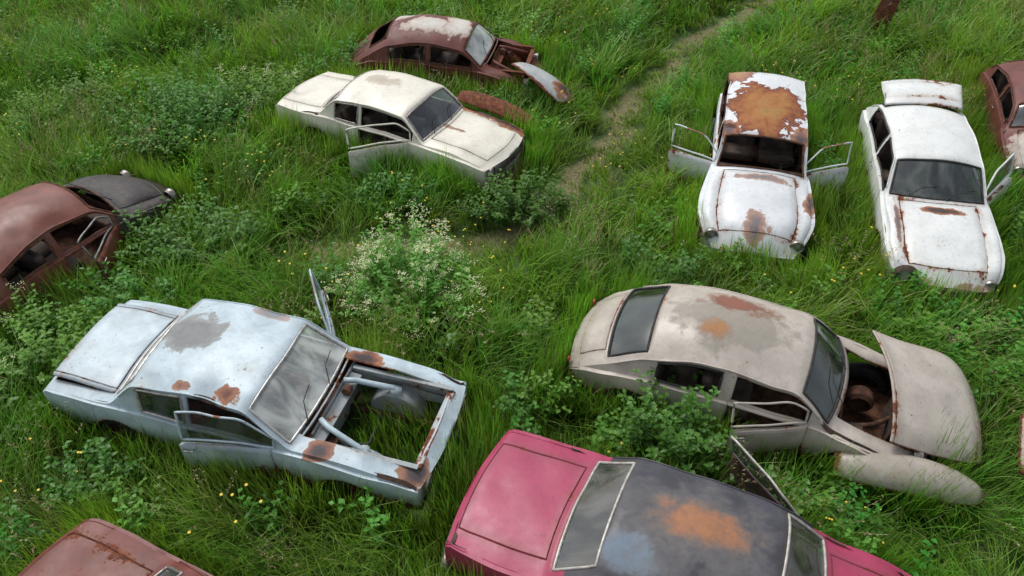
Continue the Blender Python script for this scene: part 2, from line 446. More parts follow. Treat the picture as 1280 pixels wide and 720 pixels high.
    if S.get('bay'):
        x0, x1 = cowl+.08-ox, nose-.04-ox
        iw = w0*.66; bm_ = S['baymat']
        for sd in (1, -1):
            box('inner_fender', ((x0+x1)/2-.02, sd*iw, .68), (x1-x0-.04, .02, .34), bm_, root, (sd*.10, 0, 0))
            lathe('wheel_house', [(.30, .13), (.34, .12), (.35, .10), (.35, -.06), (.33, -.09), (.28, -.10), (.0, -.105)], [bm_], root, (S['wheels'][1]-ox, sd*(iw-.09), .36), 'Y', 28, sd)
            tube('chassis_rail', [(x0, sd*.34, .36), (x1, sd*.36, .40)], .04, RUSTM, root, ns=4)
            tube('suspension_tower', [(S['wheels'][1]-ox, sd*(iw-.10), .62), (S['wheels'][1]-ox, sd*(iw-.10), .76)], .075, bm_, root, ns=14)
            tube('brace_bar', [(x0+.0, sd*.30, .90), (x0+.12, sd*.36, .87), (x0+.55, sd*.46, .76), (x0+.66, sd*.48, .45)], .035, S['paint'], root, ns=8)
            box('fender_flange', ((x0+x1)/2, sd*(iw+.0), .86), (x1-x0, .06, .012), bm_, root)
        box('radiator_support', (x1-.02, 0, .81), (.09, iw*1.95, .04), S['paint'], root)
        box('front_panel_lower', (x1+.0, 0, .50), (.02, iw*1.9, .26), bm_, root)
        for k in range(3):
            box('radiator_stay', (x1-.03, -.36+.36*k, .66), (.025, .035, .28), S['paint'], root)
        box('battery_tray', (x0+.12, -.38, .66), (.18, .26, .03), RUSTM, root, (0, 0, 0), .01)
        box('cowl_shelf', (x0+.06, 0, .80), (.14, iw*1.8, .02), bm_, root, (0, .1, 0), .005)
        lathe('wiper_motor', [(0, .05), (.05, .05), (.06, .04), (.06, -.04), (0, -.05)], [RUSTM], root, (x0+.09, .2, .86), 'Y', 18)
        tube('hose', [(x0+.1, -.3, .7), (x0+.3, -.38, .62), (x0+.5, -.2, .5), (x0+.45, .1, .42)], .022, RUBBER, root)
        tube('wiring', [(x0+.05, .3, .8), (x0+.2, .5, .76), (x0+.6, .52, .8), (x1-.1, .5, .78)], .012, RUBBER, root)
    return root

# ------------------------------------------------------------------ cars
def sedan(L, tr, r0, r1, cowl, hb=.96, ht=1.42, trunkz=.93, nosez=.84, w0=.82, we=.88):
    return dict(L=L, top=[(0, trunkz-.12), (.05, trunkz-.03), (tr-.05, trunkz+.04), (r0, ht-.06), ((r0+r1)/2, ht+.02), (r1, ht-.03), (cowl, hb), ((cowl+L)/2, hb-.02), (L-.12, nosez), (L, nosez-.1)],
                belt=[(0, trunkz-.06), (tr, .9), (cowl, .89), (L-.3, nosez-.03), (L, nosez-.1)],
                w=[(0, w0*we), (.12, w0*.97), (.6, w0), (L-.8, w0), (L-.15, w0*.97), (L, w0*we)],
                trunk=(.08, tr-.08), bl=(tr+.02, r0-.03), ws=(r1+.04, cowl-.02), glass={})

GREY = [(0, (.27, .27, .26)), (.5, (.22, .22, .22)), (.85, (.32, .33, .32)), (1, (.4, .45, .47))]
gA = glassmat('dusty_glass', (.92, .95, .94), .62, (.66, .70, .67), 1, .32, .30, 1.8)
gB = glassmat('dark_dusty_glass', (.45, .5, .5), .35, (.2, .22, .22), 3)
gE = glassmat('green_grey_glass', (.5, .56, .5), .38, (.26, .30, .27), 5)
gF = glassmat('green_glass', (.42, .52, .42), .25, (.2, .25, .19), 8)
gG = glassmat('cabin_glass', (.7, .72, .68), .35, (.3, .3, .27), 9)

def strip_hood(root, spec):
    o = [c for c in root.children if c.name.startswith('body_shell')][0]
    bm = bmesh.new(); bm.from_mesh(o.data); L = spec['L']
    x0, x1 = spec['ws'][1]+.075-L/2, spec.get('nose', L-.12)-.02-L/2
    lim = spec['w'][3][1]*(.97-spec.get('ledge', .05))*.73
    f = [q for q in bm.faces if all(x0-.14 < v.co.x < x1+.01 for v in q.verts) and q.calc_center_median().x > x0-.1 and abs(q.calc_center_median().y) < lim and q.calc_center_median().z > .70 and q.normal.z > .5]
    bmesh.ops.delete(bm, geom=f, context='FACES'); bm.to_mesh(o.data); bm.free()

A = sedan(4.86, 1.02, 1.36, 2.82, 3.36, .97, 1.43, .93, .84, .86, .95)
pA = paint('pale_blue_paint', (.50, .61, .67), .655, [(-.80, .12, 1.45, .44, .36, .3, GREY, .10, .95), (.08, -.60, 1.22, .24, .13, .25, RUST, .12, .95), (-.45, -.62, 1.25, .14, .09, .2, RUST, .12, .9), (-.05, .66, 1.3, .26, .10, .2, RUST, .12, .6), (1.1, .66, .93, .26, .16, .2, RUST, .12, .95), (1.2, -.72, .9, .20, .14, .2, RUST, .12, .9), (2.25, -.6, .8, .2, .2, .2, RUST, .15, .9)], 1, .38, .82, .45)
bayA = paint('bay_blue_paint', (.42, .50, .54), .645, [], 4, .6, .7, .25)
A.update(doors=[(2.05, 3.15)], wins=[(1.42, 2.01), (2.09, 3.18)], wheels=(.95, 4.0), paint=pA, tumble=.20, ledge=.035, bay=True, baymat=bayA, open=[(0, 1, 54), (0, -1, 12)], bow=[(0, -.06), (1, -.05), (1.6, -.01), (2.6, .03), (3.36, .09), (4.86, .10)],
         glass={'windshield': gA, 'rear_window': gA, 'side_window': gB}, noside_l=True, seed=1, bumper=False, trim=simple('bright_trim', (.6, .6, .58), (.4, .38, .35), .35, .5), crown=[(0, .03), (1, .05), (1.5, .08), (2.6, .08), (3.3, .05), (4.77, .03)], dash=pA, pexp=3.0, wheelmat=ALU)
A['lids'] = [('trunk_lid', (.08, .94, 'D', -1, .82), Matrix.Translation((-1.48, 0, .95)) @ Matrix.Rotation(math.radians(5), 4, 'Y') @ Matrix.Translation((1.48, 0, -.93)))]
carA = build_car('light_blue_abandoned_car', A, -3.02, 6.34, -16.5, (1.0, 0), -.07)
strip_hood(carA, A)

B = sedan(4.56, 1.05, 1.4, 2.85, 3.3, .97, 1.40, .92, .84, .80, .93)
BR = [(0, (.38, .30, .22)), (.5, (.46, .38, .30)), (1, (.55, .5, .42))]
pB = paint('cream_paint', (.78, .735, .63), .70, [(-.35, .1, 1.42, .42, .24, .2, BR, .3, .75), (1.60, .68, .88, 1.0, .16, .3, RUST, .15, .97), (1.0, -.1, .98, .5, .05, .1, ROOFRUST, .3, .8)], 2, .36, .92, .3, mott=.6)
B.update(doors=[(1.95, 3.05)], wins=[(1.4, 1.9), (1.98, 3.1)], wheels=(.9, 3.75), paint=pB, open=[(0, -1, 46)], glass={'windshield': gB, 'rear_window': gB}, seed=2, bumper='rust')
build_car('cream_abandoned_car', B, -2.02, 12.65, -27, (-1, .5), -.12)

def roundcar(L, w0=.78, ht=1.48, fl=.86):
    return dict(L=L, top=[(0, .48), (.1, .68), (.35, .92), (.55, 1.06), (.95, 1.33), (1.5, ht-.02), (2.0, ht), (2.6, ht-.08), (3.05, 1.0), (3.5, .93), (L-.25, .78), (L, .52)],
                belt=[(0, .45), (.2, .66), (.6, .86), (1.2, .9), (3.0, .88), (3.5, .82), (L-.2, .68), (L, .5)],
                w=[(0, w0*.55), (.12, w0*.82), (.45, w0*1.02), (.9, w0*1.03), (1.5, w0*.97), (2.6, w0*.97), (3.1, w0*1.02), (L-.5, w0*1.03), (L-.12, w0*.85), (L, w0*.6)],
                trunk=(.12, .45), bl=(.58, .95), ws=(2.62, 3.0), wsm=.08, sm=.08, nose=L-.2, glass={}, blu=.74, tumble=.3, pexp=2.2, fenderdip=.03,
                crown=[(0, .1), (.6, .14), (1.2, .2), (2.5, .2), (3, .12), (L, .14)], doors=[(1.9, 2.85)], wins=[(1.05, 1.8), (1.92, 2.82)], wheels=(.75, L-.75), head=(.62, .52), headin=.1)
WP = [(0, (.68, .66, .61)), (.6, (.62, .57, .5)), (1, (.42, .3, .25))]
C = roundcar(4.0)
pC = paint('oxide_red_paint', (.15, .034, .026), .60, [(-.2, -.15, 1.50, .95, .26, .25, WP, .08, .97), (-1.0, .35, 1.3, .5, .26, .3, WP, .12, .85), (.35, .1, 1.45, .3, .6, .25, WP, .12, .97)], 5, .5, .7, .6)
C.update(paint=pC, grille=False, lamps=False, bumper=False, seed=3, glass={'windshield': gA}, lids=[], frame=RUSTM, bay=True, baymat=pC)
cC = build_car('rusty_red_abandoned_car', C, -1.38, 15.3, -12, (2, 1), -.14)
strip_hood(cC, C)

Dd = dict(L=4.45, top=[(0, .75), (.04, 1.0), (.14, 1.36), (.4, 1.44), (1.3, 1.5), (2.45, 1.43), (2.9, 1.0), (3.5, .97), (4.1, .84), (4.35, .68), (4.45, .48)],
          belt=[(0, .74), (.1, .9), (2.9, .88), (3.3, .80), (4.0, .70), (4.45, .46)],
          w=[(0, .70), (.15, .76), (2.7, .77), (3.1, .82), (3.6, .88), (3.95, .88), (4.25, .78), (4.45, .58)],
          trunk=(.02, .03), bl=(.06, .13), ws=(2.5, 2.88), sm=.05, nose=4.25, doors=[(1.9, 2.75)], wins=[(.35, 1.05), (1.15, 1.82), (1.92, 2.74)], wheels=(.7, 3.7), head=(.60, .62), headin=.14, tumble=.14, wsm=.08,
          crown=[(0, .05), (.5, .1), (2.5, .1), (2.9, .10), (3.3, .17), (4.45, .2)], pexp=2.3, fenderdip=.045)
RO = [(0.0, (.33, .20, .06)), (.3, (.40, .18, .05)), (.6, (.34, .13, .04)), (.82, (.24, .07, .03)), (1, (.10, .03, .018))]
pD = paint('white_paint', (.71, .74, .76), .650, [(-.50, .0, 1.5, .98, .66, .3, RO, .07, 1), (-1.9, -.5, 1.4, .4, .3, .3, RO, .1, .9), (.2, .55, 1.40, .4, .2, .2, RUST, .1, .9), (.2, -.6, 1.40, .4, .2, .2, RUST, .1, .9), (.85, 0, .97, .10, .4, .15, RUST, .2, .75), (1.9, .0, .75, .4, .2, .3, RUST, .2, .8), (1.1, .8, .8, .3, .15, .25, RUST, .2, .9)], 3, .32, .95, .4, mott=.7)
Dd.update(paint=pD, open=[(0, 1, 60), (0, -1, 72)], glass={}, seed=4, bumper=False, frame=RUSTM, grille=False, wipers=False)
build_car('white_abandoned_van', Dd, 4.06, 11.25, -104, (0, -1), -.09)

E = dict(L=4.7, top=[(0, .6), (.06, .82), (.3, .98), (.75, 1.3), (1.1, 1.4), (1.8, 1.46), (2.55, 1.40), (3.12, .98), (3.9, .93), (4.5, .80), (4.7, .58)],
         belt=[(0, .6), (.1, .8), (1.0, .9), (3.1, .88), (4.4, .76), (4.7, .56)],
         w=[(0, .66), (.12, .76), (.5, .8), (3.0, .8), (3.5, .83), (4.2, .83), (4.55, .76), (4.7, .62)],
         trunk=(.08, .32), bl=(.38, .78), ws=(2.6, 3.1), nose=4.5, doors=[(1.95, 2.95)], wins=[(.85, 1.85), (1.97, 2.95)], wheels=(.85, 3.85), head=(.60, .58), headin=.09, tumble=.24, pexp=2.4, sm=.06, fenderdip=.03)
pE = paint('chalky_white_paint', (.73, .75, .73), .645, [(.98, .05, .97, .09, .40, .2, RUST, .2, .95), (2.25, 0, .5, .2, .7, .16, RUST, .2, .8), (1.3, -.62, .9, .7, .05, .1, RUST, .3, .8)], 6, .33, .95, .5, mott=.7)
E.update(paint=pE, open=[(0, 1, 35)], glass={'windshield': gE, 'side_window': gB}, seed=5, bumper=False, onelamp=-1, grille=True, frame=RUBBER, noside_r=True,
         lids=[('rear_hatch', (.30, .95, 'D', -1, .9), Matrix.Translation((-1.42, 0, 1.375)) @ Matrix.Rotation(math.radians(36), 4, 'Y') @ Matrix.Rotation(math.radians(6), 4, 'X') @ Matrix.Translation((1.40, 0, -1.36)))])
cE = build_car('white_abandoned_car', E, 6.57, 10.62, -102, (0, 1), -.08)
for sd in (1, -1): tube('hatch_stay', [(-1.50, sd*.55, 1.18), (-1.70, sd*.58, 1.36)], .012, ALU, cE)

F_ = roundcar(4.35, .81, 1.5)
F_['top'] = [(0, .55), (.08, .72), (.3, .92), (.5, 1.04), (.95, 1.32), (1.5, 1.47), (2.0, 1.5), (2.75, 1.40), (3.25, 1.0), (3.6, .94), (4.1, .8), (4.35, .5)]
F_['ws'] = (2.82, 3.22); F_['bl'] = (.5, .98); F_['doors'] = [(2.05, 3.02)]; F_['wins'] = [(1.15, 1.9), (2.07, 3.0)]; F_['wheels'] = (.85, 3.6); F_['blu'] = .87
F_['belt'] = [(0, .5), (.15, .7), (.6, .84), (1.2, .9), (3.2, .88), (3.6, .80), (4.1, .66), (4.35, .5)]
F_['w'] = [(0, .62), (.12, .74), (.5, .82), (1.2, .84), (3.1, .83), (3.5, .85), (4.0, .84), (4.25, .72), (4.35, .55)]
FR = [(0, (.27, .09, .06)), (.5, (.23, .10, .065)), (.8, (.30, .2, .13)), (1, (.28, .25, .19))]
FG = [(0, (.24, .22, .17)), (.6, (.27, .25, .21)), (1, (.38, .35, .30))]
pF = paint('beige_paint', (.52, .465, .405), .665, [(-.35, -.05, 1.5, .9, .6, .3, FG, .35, .75), (-.30, .32, 1.48, .66, .26, .25, FR, .5, .95), (-.55, -.22, 1.5, .34, .18, .2, RO, .7, .85)], 7, .34, .88, .45)
F_.update(paint=pF, open=[(0, -1, 26)], glass={'windshield': gF, 'rear_window': gF}, seed=6, bumper=False, grille=False, noside_l=True, noside_r=True,
          lids=[('hood', (3.27, 4.25, 'D', -1, .74), Matrix.Translation((1.80, .12, .96)) @ Matrix.Rotation(math.radians(14), 4, 'Z') @ Matrix.Rotation(math.radians(12), 4, 'X') @ Matrix.Rotation(math.radians(5), 4, 'Y') @ Matrix.Scale(1.3, 4) @ Matrix.Translation((-1.30, 0, -.90)))])
F_['frame'] = RUBBER
cF = build_car('beige_abandoned_car', F_, 2.90, 6.70, -21, (1, .5), -.07)
lathe('spare_drum', [(0, .1), (.14, .1), (.16, .06), (.16, -.06), (.12, -.1)], [RUSTM], cF, (1.35, .15, .55), 'Y', 24)
tube('exhaust_pipe', [(1.2, -.3, .5), (1.5, -.25, .6), (1.8, .1, .5)], .035, RUSTM, cF)
box('radiator', (1.72, 0, .52), (.06, .6, .36), INTERIOR, cF, (0, .1, 0), .02)
box('battery', (1.3, -.4, .55), (.2, .16, .2), INTERIOR, cF, (0, 0, .2), .02)

G = sedan(4.55, 1.12, 1.58, 3.12, 3.6, .97, 1.40, .92, .82, .86, .93)
pG = paint('faded_crimson_paint', (.36, .030, .090), .67, [], 8, .40, .85, .3, mott=.45)
GR1 = [(0, (.38, .17, .08)), (.35, (.33, .15, .08)), (.7, (.22, .14, .10)), (1, (.12, .10, .10))]
GR2 = [(0, (.16, .24, .33)), (.5, (.20, .25, .30)), (1, (.12, .13, .15))]
pG2 = paint('dark_roof_paint', (.055, .055, .068), .72, [(0, .05, 1.42, 1.0, .66, .3, [(0, (.16, .15, .145)), (1, (.08, .08, .09))], .5, .9), (-.55, -.45, 1.4, .5, .32, .3, GR2, .8, .7), (.08, .10, 1.42, .72, .30, .3, GR1, .9, .95)], 9, .30, .8, .2)
tG = simple('white_trim', (.55, .54, .5), (.38, .35, .3), .4, .3)
G.update(doors=[(2.25, 3.38)], wins=[(1.62, 2.2), (2.28, 3.4)], wheels=(.95, 3.75), paint=pG, roof=pG2, roofx=(1.25, 3.45), open=[(0, 1, 38)], glass={'windshield': gG, 'rear_window': gG, 'side_window': gG}, seed=7, trim=tG, rail=pG2, bumper=True, bow=[(0, -.09), (1.1, -.08), (1.7, -.02), (2.8, .04), (3.6, .12), (4.55, .16)], doorframe=tG)
build_car('crimson_abandoned_car', G, 1.66, 4.07, -23.5)

pH = paint('brown_red_rust_paint', (.20, .060, .042), .62, [], 12, .42, .75, .5)
Hh = roundcar(4.1, .82, 1.5); Hh.update(paint=pH, open=[(0, -1, 35)], glass={}, seed=8, bumper=False, lamps=False, grille=False, frame=RUSTM, frontmat=simple('charred_paint', (.03, .03, .032), (.07, .05, .045), .5), doorframe=ALU)
build_car('brown_abandoned_car', Hh, -6.85, 9.2, 60, (0, 0), -.12)
pI = paint('dark_red_paint', (.17, .035, .026), .60, [], 15, .45, .75, .5)
I_ = sedan(4.3, 1.25, 1.65, 2.9, 3.3, .96, 1.4, .97, .82, .8); I_.update(doors=[(2.0, 3.0)], wins=[(1.70, 2.0), (2.03, 3.05)], wheels=(.9, 3.6), paint=pI, glass={'rear_window': gB, 'windshield': gB}, seed=9)
build_car('dark_red_abandoned_car', I_, -2.80, 2.98, -26)
Jj = roundcar(4.0, .78, 1.46)
pJ = paint('rust_brown_paint', (.15, .035, .028), .60, [(1.4, -.3, .8, .5, .4, .4, WP, .1, .9)], 18, .5, .75, .5)
Jj.update(paint=pJ, glass={'windshield': gB}, seed=10, bumper=False, grille=False, frame=RUSTM)
build_car('rust_brown_abandoned_car', Jj, 9.4, 12.75, -107)

def panel(name, loc, size, arc, rot, mat, taper=.3, twist=.1, thick=.015):
    V = []; F = []; W = []; nu, nv = 16, 12
    for i in range(nu+1):
        s = i/nu*2-1
        for j in range(nv+1):
            a = (j/nv*2-1)*arc/2
            r = size[1]/(2*math.sin(min(arc, math.pi)/2)); k = 1-taper*max(0, s)**2-.25*abs(s)**5
            y = r*math.sin(a)*k; zz = r*(math.cos(a)-math.cos(arc/2))*k-.12*s*s*size[0]/2
            V.append((s*size[0]/2, y, zz+twist*s*y)); W.append(1 if i in (0, nu) or j in (0, nv) else 0)
    for i in range(nu):
        for j in range(nv):
            a = i*(nv+1)+j; F.append((a, a+nv+1, a+nv+2, a+1))
    o = mesh_obj(name, V, F, [mat], None, wear=W); o.location = loc; o.rotation_euler = [math.radians(q) for q in rot]
    m = o.modifiers.new('thickness', 'SOLIDIFY'); m.thickness = thick; return o
panel('detached_car_fender', (4.42, 5.26, .46), (1.65, .50), 2.6, (10, 4, -14), paint('beige_panel_paint', (.52, .465, .405), .70, [], 7, .34, .88, .25), .4)
panel('detached_car_hood', (.66, 14.0, .66), (1.25, 1.2), 1.0, (-30, 16, -40), paint('patchy_panel_paint', (.58, .63, .66), .66, [(.45, .1, .2, .35, .5, .4, RUST, .15, .95)], 21, .5, .8, .2), .3)
panel('detached_car_hood', (-.30, 12.98, .74), (1.5, .34), .9, (20, 8, -26), pC, .2)
panel('detached_car_fender', (6.05, 5.7, .46), (.9, .4), 2.0, (10, -10, 70), paint('pinkish_panel_paint', (.6, .5, .47), .66, [], 23, .5, .8, .3), .3)
panel('rusted_post', (8.15, 17.1, .68), (1.2, .45), .6, (70, -75, 20), pJ, .2)  # leaning rusty metal post, built as a tall bent panel, not a door

# ------------------------------------------------------------------ vegetation
def foliage(name, root_c, tip_c, alt_c, trans=.35, gloss=.02):
    m, t = newmat(name)
    at = t.n('ShaderNodeAttribute'); at.attribute_name = 't'
    ar = t.n('ShaderNodeAttribute'); ar.attribute_name = 'r'
    ag = t.n('ShaderNodeAttribute'); ag.attribute_name = 'g'
    av = t.n('ShaderNodeAttribute'); av.attribute_name = 'v'
    oi = t.n('ShaderNodeObjectInfo')
    R = t.m('FRACT', t.m('ADD', ar.outputs['Fac'], oi.outputs['Random']))
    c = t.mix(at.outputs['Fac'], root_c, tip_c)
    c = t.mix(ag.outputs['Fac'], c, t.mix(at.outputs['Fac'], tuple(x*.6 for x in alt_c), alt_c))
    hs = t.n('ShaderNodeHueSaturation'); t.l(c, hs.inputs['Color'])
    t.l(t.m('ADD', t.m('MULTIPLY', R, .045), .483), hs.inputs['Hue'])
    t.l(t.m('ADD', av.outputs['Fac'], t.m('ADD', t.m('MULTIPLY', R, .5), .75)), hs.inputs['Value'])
    d = t.n('ShaderNodeBsdfDiffuse'); t.l(hs.outputs[0], d.inputs[0])
    tr = t.n('ShaderNodeBsdfTranslucent'); t.l(t.mix(1.0, hs.outputs[0], (1.0, 1.1, .45), 'MULTIPLY'), tr.inputs[0])
    gl = t.n('ShaderNodeBsdfGlossy'); gl.inputs['Roughness'].default_value = .4
    mx = t.n('ShaderNodeMixShader'); mx.inputs[0].default_value = trans; t.l(d.outputs[0], mx.inputs[1]); t.l(tr.outputs[0], mx.inputs[2])
    m3 = t.n('ShaderNodeMixShader'); m3.inputs[0].default_value = gloss; t.l(mx.outputs[0], m3.inputs[1]); t.l(gl.outputs[0], m3.inputs[2])
    o = t.n('ShaderNodeOutputMaterial'); t.l(m3.outputs[0], o.inputs[0]); return m
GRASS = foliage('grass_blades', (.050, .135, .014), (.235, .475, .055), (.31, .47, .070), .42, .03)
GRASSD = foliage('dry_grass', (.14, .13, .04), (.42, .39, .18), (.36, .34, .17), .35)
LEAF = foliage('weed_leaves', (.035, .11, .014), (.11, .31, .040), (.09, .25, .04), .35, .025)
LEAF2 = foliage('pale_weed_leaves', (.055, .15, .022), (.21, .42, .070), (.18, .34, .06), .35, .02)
YEL = simple('buttercup_petals', (.75, .55, .02), (.8, .62, .05), .5)
WHT = simple('cream_petals', (.62, .64, .32), (.70, .71, .45), .6)
PUR = simple('seed_heads', (.38, .31, .17), (.30, .20, .14), .8)

cars = [(-3.02, 6.34, -16.5, 4.86, 1.70), (-2.02, 12.65, -27, 4.56, 1.6), (-1.38, 15.3, -12, 4, 1.6), (4.06, 11.25, -104, 4.45, 1.65), (6.57, 10.62, -102, 4.7, 1.62),
        (2.90, 6.70, -21, 4.35, 1.65), (1.66, 4.07, -23.5, 4.55, 1.72), (-6.85, 9.2, 60, 4.1, 1.6), (-2.80, 2.98, -26, 4.3, 1.6), (9.4, 12.75, -107, 4, 1.56)]
path = np.array([(-3.0, 9.75), (-2.2, 9.8), (-1.4, 9.75), (-.5, 9.93), (.4, 10.5), (1.1, 11.6), (1.75, 12.9), (2.5, 14.6), (3.9, 16.9), (5.8, 19), (8, 21.5)])
def pdist(X, Y, pa):
    X = X+.12*np.sin(Y*2.3)+.06*np.sin(Y*5.1+X*3); d = np.full(X.shape, 1e9)
    for (a, b) in zip(pa[:-1], pa[1:]):
        ab = b-a; tt = np.clip(((X-a[0])*ab[0]+(Y-a[1])*ab[1])/(ab@ab), 0, 1)
        d = np.minimum(d, np.hypot(X-a[0]-tt*ab[0], Y-a[1]-tt*ab[1]))
    return d
def sdf(X, Y, lst=cars):
    best = np.full(X.shape, 1e9)
    for (cx, cy, h, L, w) in lst:
        a = math.radians(h); dx, dy = X-cx, Y-cy
        u = dx*math.cos(a)+dy*math.sin(a); v = -dx*math.sin(a)+dy*math.cos(a)
        best = np.minimum(best, np.maximum(np.abs(u)-L/2, np.abs(v)-w/2))
    return best
def inbay(X, Y):
    r = np.zeros(X.shape, bool)
    for (cx, cy, h, u0, u1, vw) in ((-3.02, 6.34, -16.5, 1.12, 2.2, .46), (-1.38, 15.3, -12, 1.15, 1.7, .4)):
        a = math.radians(h); dx, dy = X-cx, Y-cy
        u = dx*math.cos(a)+dy*math.sin(a); v = -dx*math.sin(a)+dy*math.cos(a)
        r |= (u > u0) & (u < u1) & (np.abs(v) < vw)
    return r
def fld(X, Y, s, ph):
    return (np.sin(X*s+ph)*np.cos(Y*s*1.13+ph*1.7)+.6*np.sin(X*s*2.1-Y*s*1.7+ph*.5)+.4*np.sin(X*s*3.7+Y*s*4.1+ph*2.2))/2+.5

def grass_mesh(name, ncl, per):
    X = nr.uniform(-18, 18, ncl); Y = nr.uniform(.3, 26, ncl)
    k = (np.abs(X) < 4.5+.58*Y) & (nr.rand(ncl) < np.clip(1.2-.032*Y, .35, 1)); X, Y = X[k], Y[k]
    # denser uncut fringe hugging the wrecks
    X2 = nr.uniform(-10, 12, 46000); Y2 = nr.uniform(1, 18, 46000); s2 = sdf(X2, Y2); k = (s2 > -.02) & (s2 < .26)
    X, Y = np.concatenate([X, X2[k]]), np.concatenate([Y, Y2[k]])
    sc = sdf(X, Y); bay = inbay(X, Y)
    pd = pdist(X, Y, path); pd2 = pdist(X, Y, path+np.array([1.05, -.4]))
    keep = ((sc > -.03) | bay) & (nr.rand(len(X)) < np.where(pd < .22, .50, np.where(pd < .45, .8, 1)))
    X, Y, sc, bay, pd, pd2 = X[keep], Y[keep], sc[keep], bay[keep], pd[keep], pd2[keep]
    f1 = np.clip(fld(X, Y, .8, 1.3), 0, 1); f2 = fld(X, Y, 2.3, .4); f3 = fld(X, Y, 1.3, 7.7)
    Hc = (.66+.26*f1+.14*f2)*nr.uniform(.72, 1.2, len(X))
    near = sc < .36
    Hc = np.where(near, (.66+.20*np.clip(f2, -.2, 1.2)+.08*f3)*nr.uniform(.82, 1.15, len(X)), Hc)
    Hc *= np.clip(np.minimum(pd/1.0, (pd2+.35)/.7), .17, 1)
    Hc = np.where(bay, .60+.25*f2, Hc)
    Hc = np.clip(Hc, .08, 1.12)
    lean = fld(X, Y, .45, 3.3)*7+nr.normal(0, .5, len(X)); lb = nr.uniform(.4, 1.05, len(X)); hue = nr.rand(len(X))
    lb = np.where(near, lb*.38, lb)
    gcol = np.clip(fld(X, Y, .55, 9.1)*.9-.1+nr.normal(0, .15, len(X)), 0, 1)
    gcol = np.where(pd < .7, np.maximum(gcol, .8), gcol)
    vcol = np.clip((f3-.5)*.35+nr.normal(0, .12, len(X)), -.4, .4)+np.where(pd2 < .5, .10, 0)
    n = len(X); rep = lambda a: np.repeat(a, per)
    bx = rep(X)+nr.normal(0, .075, n*per); by = rep(Y)+nr.normal(0, .075, n*per)
    h = rep(Hc)*nr.uniform(.5, 1.08, n*per)
    az = rep(lean)+nr.normal(0, 1.0, n*per); bend = rep(lb)*nr.uniform(.35, 1.15, n*per)
    dist = np.hypot(by, 8); wd = nr.uniform(.0085, .0145, n*per)*(dist/10.5)
    fa = az+math.pi/2+nr.normal(0, .6, n*per)
    ok = (sdf(bx, by) > -.01) | inbay(bx, by)
    bx, by, h, az, bend, wd, fa, hu, gc, vc = [q[ok] for q in (bx, by, h, az, bend, wd, fa, rep(hue), rep(gcol), rep(vcol))]
    sb = sdf(bx, by); bay2 = inbay(bx, by)
    tx, ty = bx+np.cos(az)*bend*h*.9, by+np.sin(az)*bend*h*.9
    bad = (sdf(tx, ty) < -.02) & ~bay2
    bend = np.where(bad & (sb < .30), bend*.25, bend); az = np.where(bad & (sb >= .30), az+math.pi*.9, az)
    m = len(bx); V = np.zeros((m, 7, 3), np.float32); T = np.zeros((m, 7), np.float32)
    for q, (s, ws) in enumerate(((0, .8), (.42, 1), (.76, .62), (1, 0))):
        off = bend*h*s**1.9; z = h*(s-.34*bend*s**2.6)-.03
        cx_, cy_ = bx+np.cos(az)*off, by+np.sin(az)*off; px, py = np.cos(fa)*wd*ws/2, np.sin(fa)*wd*ws/2
        if q < 3:
            V[:, 2*q] = np.stack([cx_-px, cy_-py, z], 1); V[:, 2*q+1] = np.stack([cx_+px, cy_+py, z], 1); T[:, 2*q:2*q+2] = s
        else: V[:, 6] = np.stack([cx_, cy_, z], 1); T[:, 6] = 1
    base = (np.arange(m)*7)[:, None]
    lp = np.concatenate([base+np.array([0, 1, 3, 2]), base+np.array([2, 3, 5, 4]), base+np.array([4, 5, 6])], 1).astype(np.int32)
    ls = ((np.arange(m)*11)[:, None]+np.array([0, 4, 8])).astype(np.int32)
    me = bpy.data.meshes.new(name); me.vertices.add(m*7); me.loops.add(m*11); me.polygons.add(m*3)
    me.vertices.foreach_set('co', V.ravel()); me.loops.foreach_set('vertex_index', lp.ravel()); me.polygons.foreach_set('loop_start', ls.ravel())
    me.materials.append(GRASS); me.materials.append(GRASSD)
    dry = (nr.rand(m) < .04).astype(np.int32); me.polygons.foreach_set('material_index', np.repeat(dry, 3))
    me.polygons.foreach_set('use_smooth', np.ones(m*3, bool))
    for nm, arr in (('t', T.ravel()), ('r', np.repeat(((hu+nr.rand(m)*.4)*.7).astype(np.float32), 7)), ('g', np.repeat(gc.astype(np.float32), 7)), ('v', np.repeat(vc.astype(np.float32), 7))):
        a = me.attributes.new(nm, 'FLOAT', 'POINT'); a.data.foreach_set('value', arr)
    me.update(calc_edges=True)
    return link(bpy.data.objects.new(name, me))
grass_mesh('tall_grass', 48000, 13)

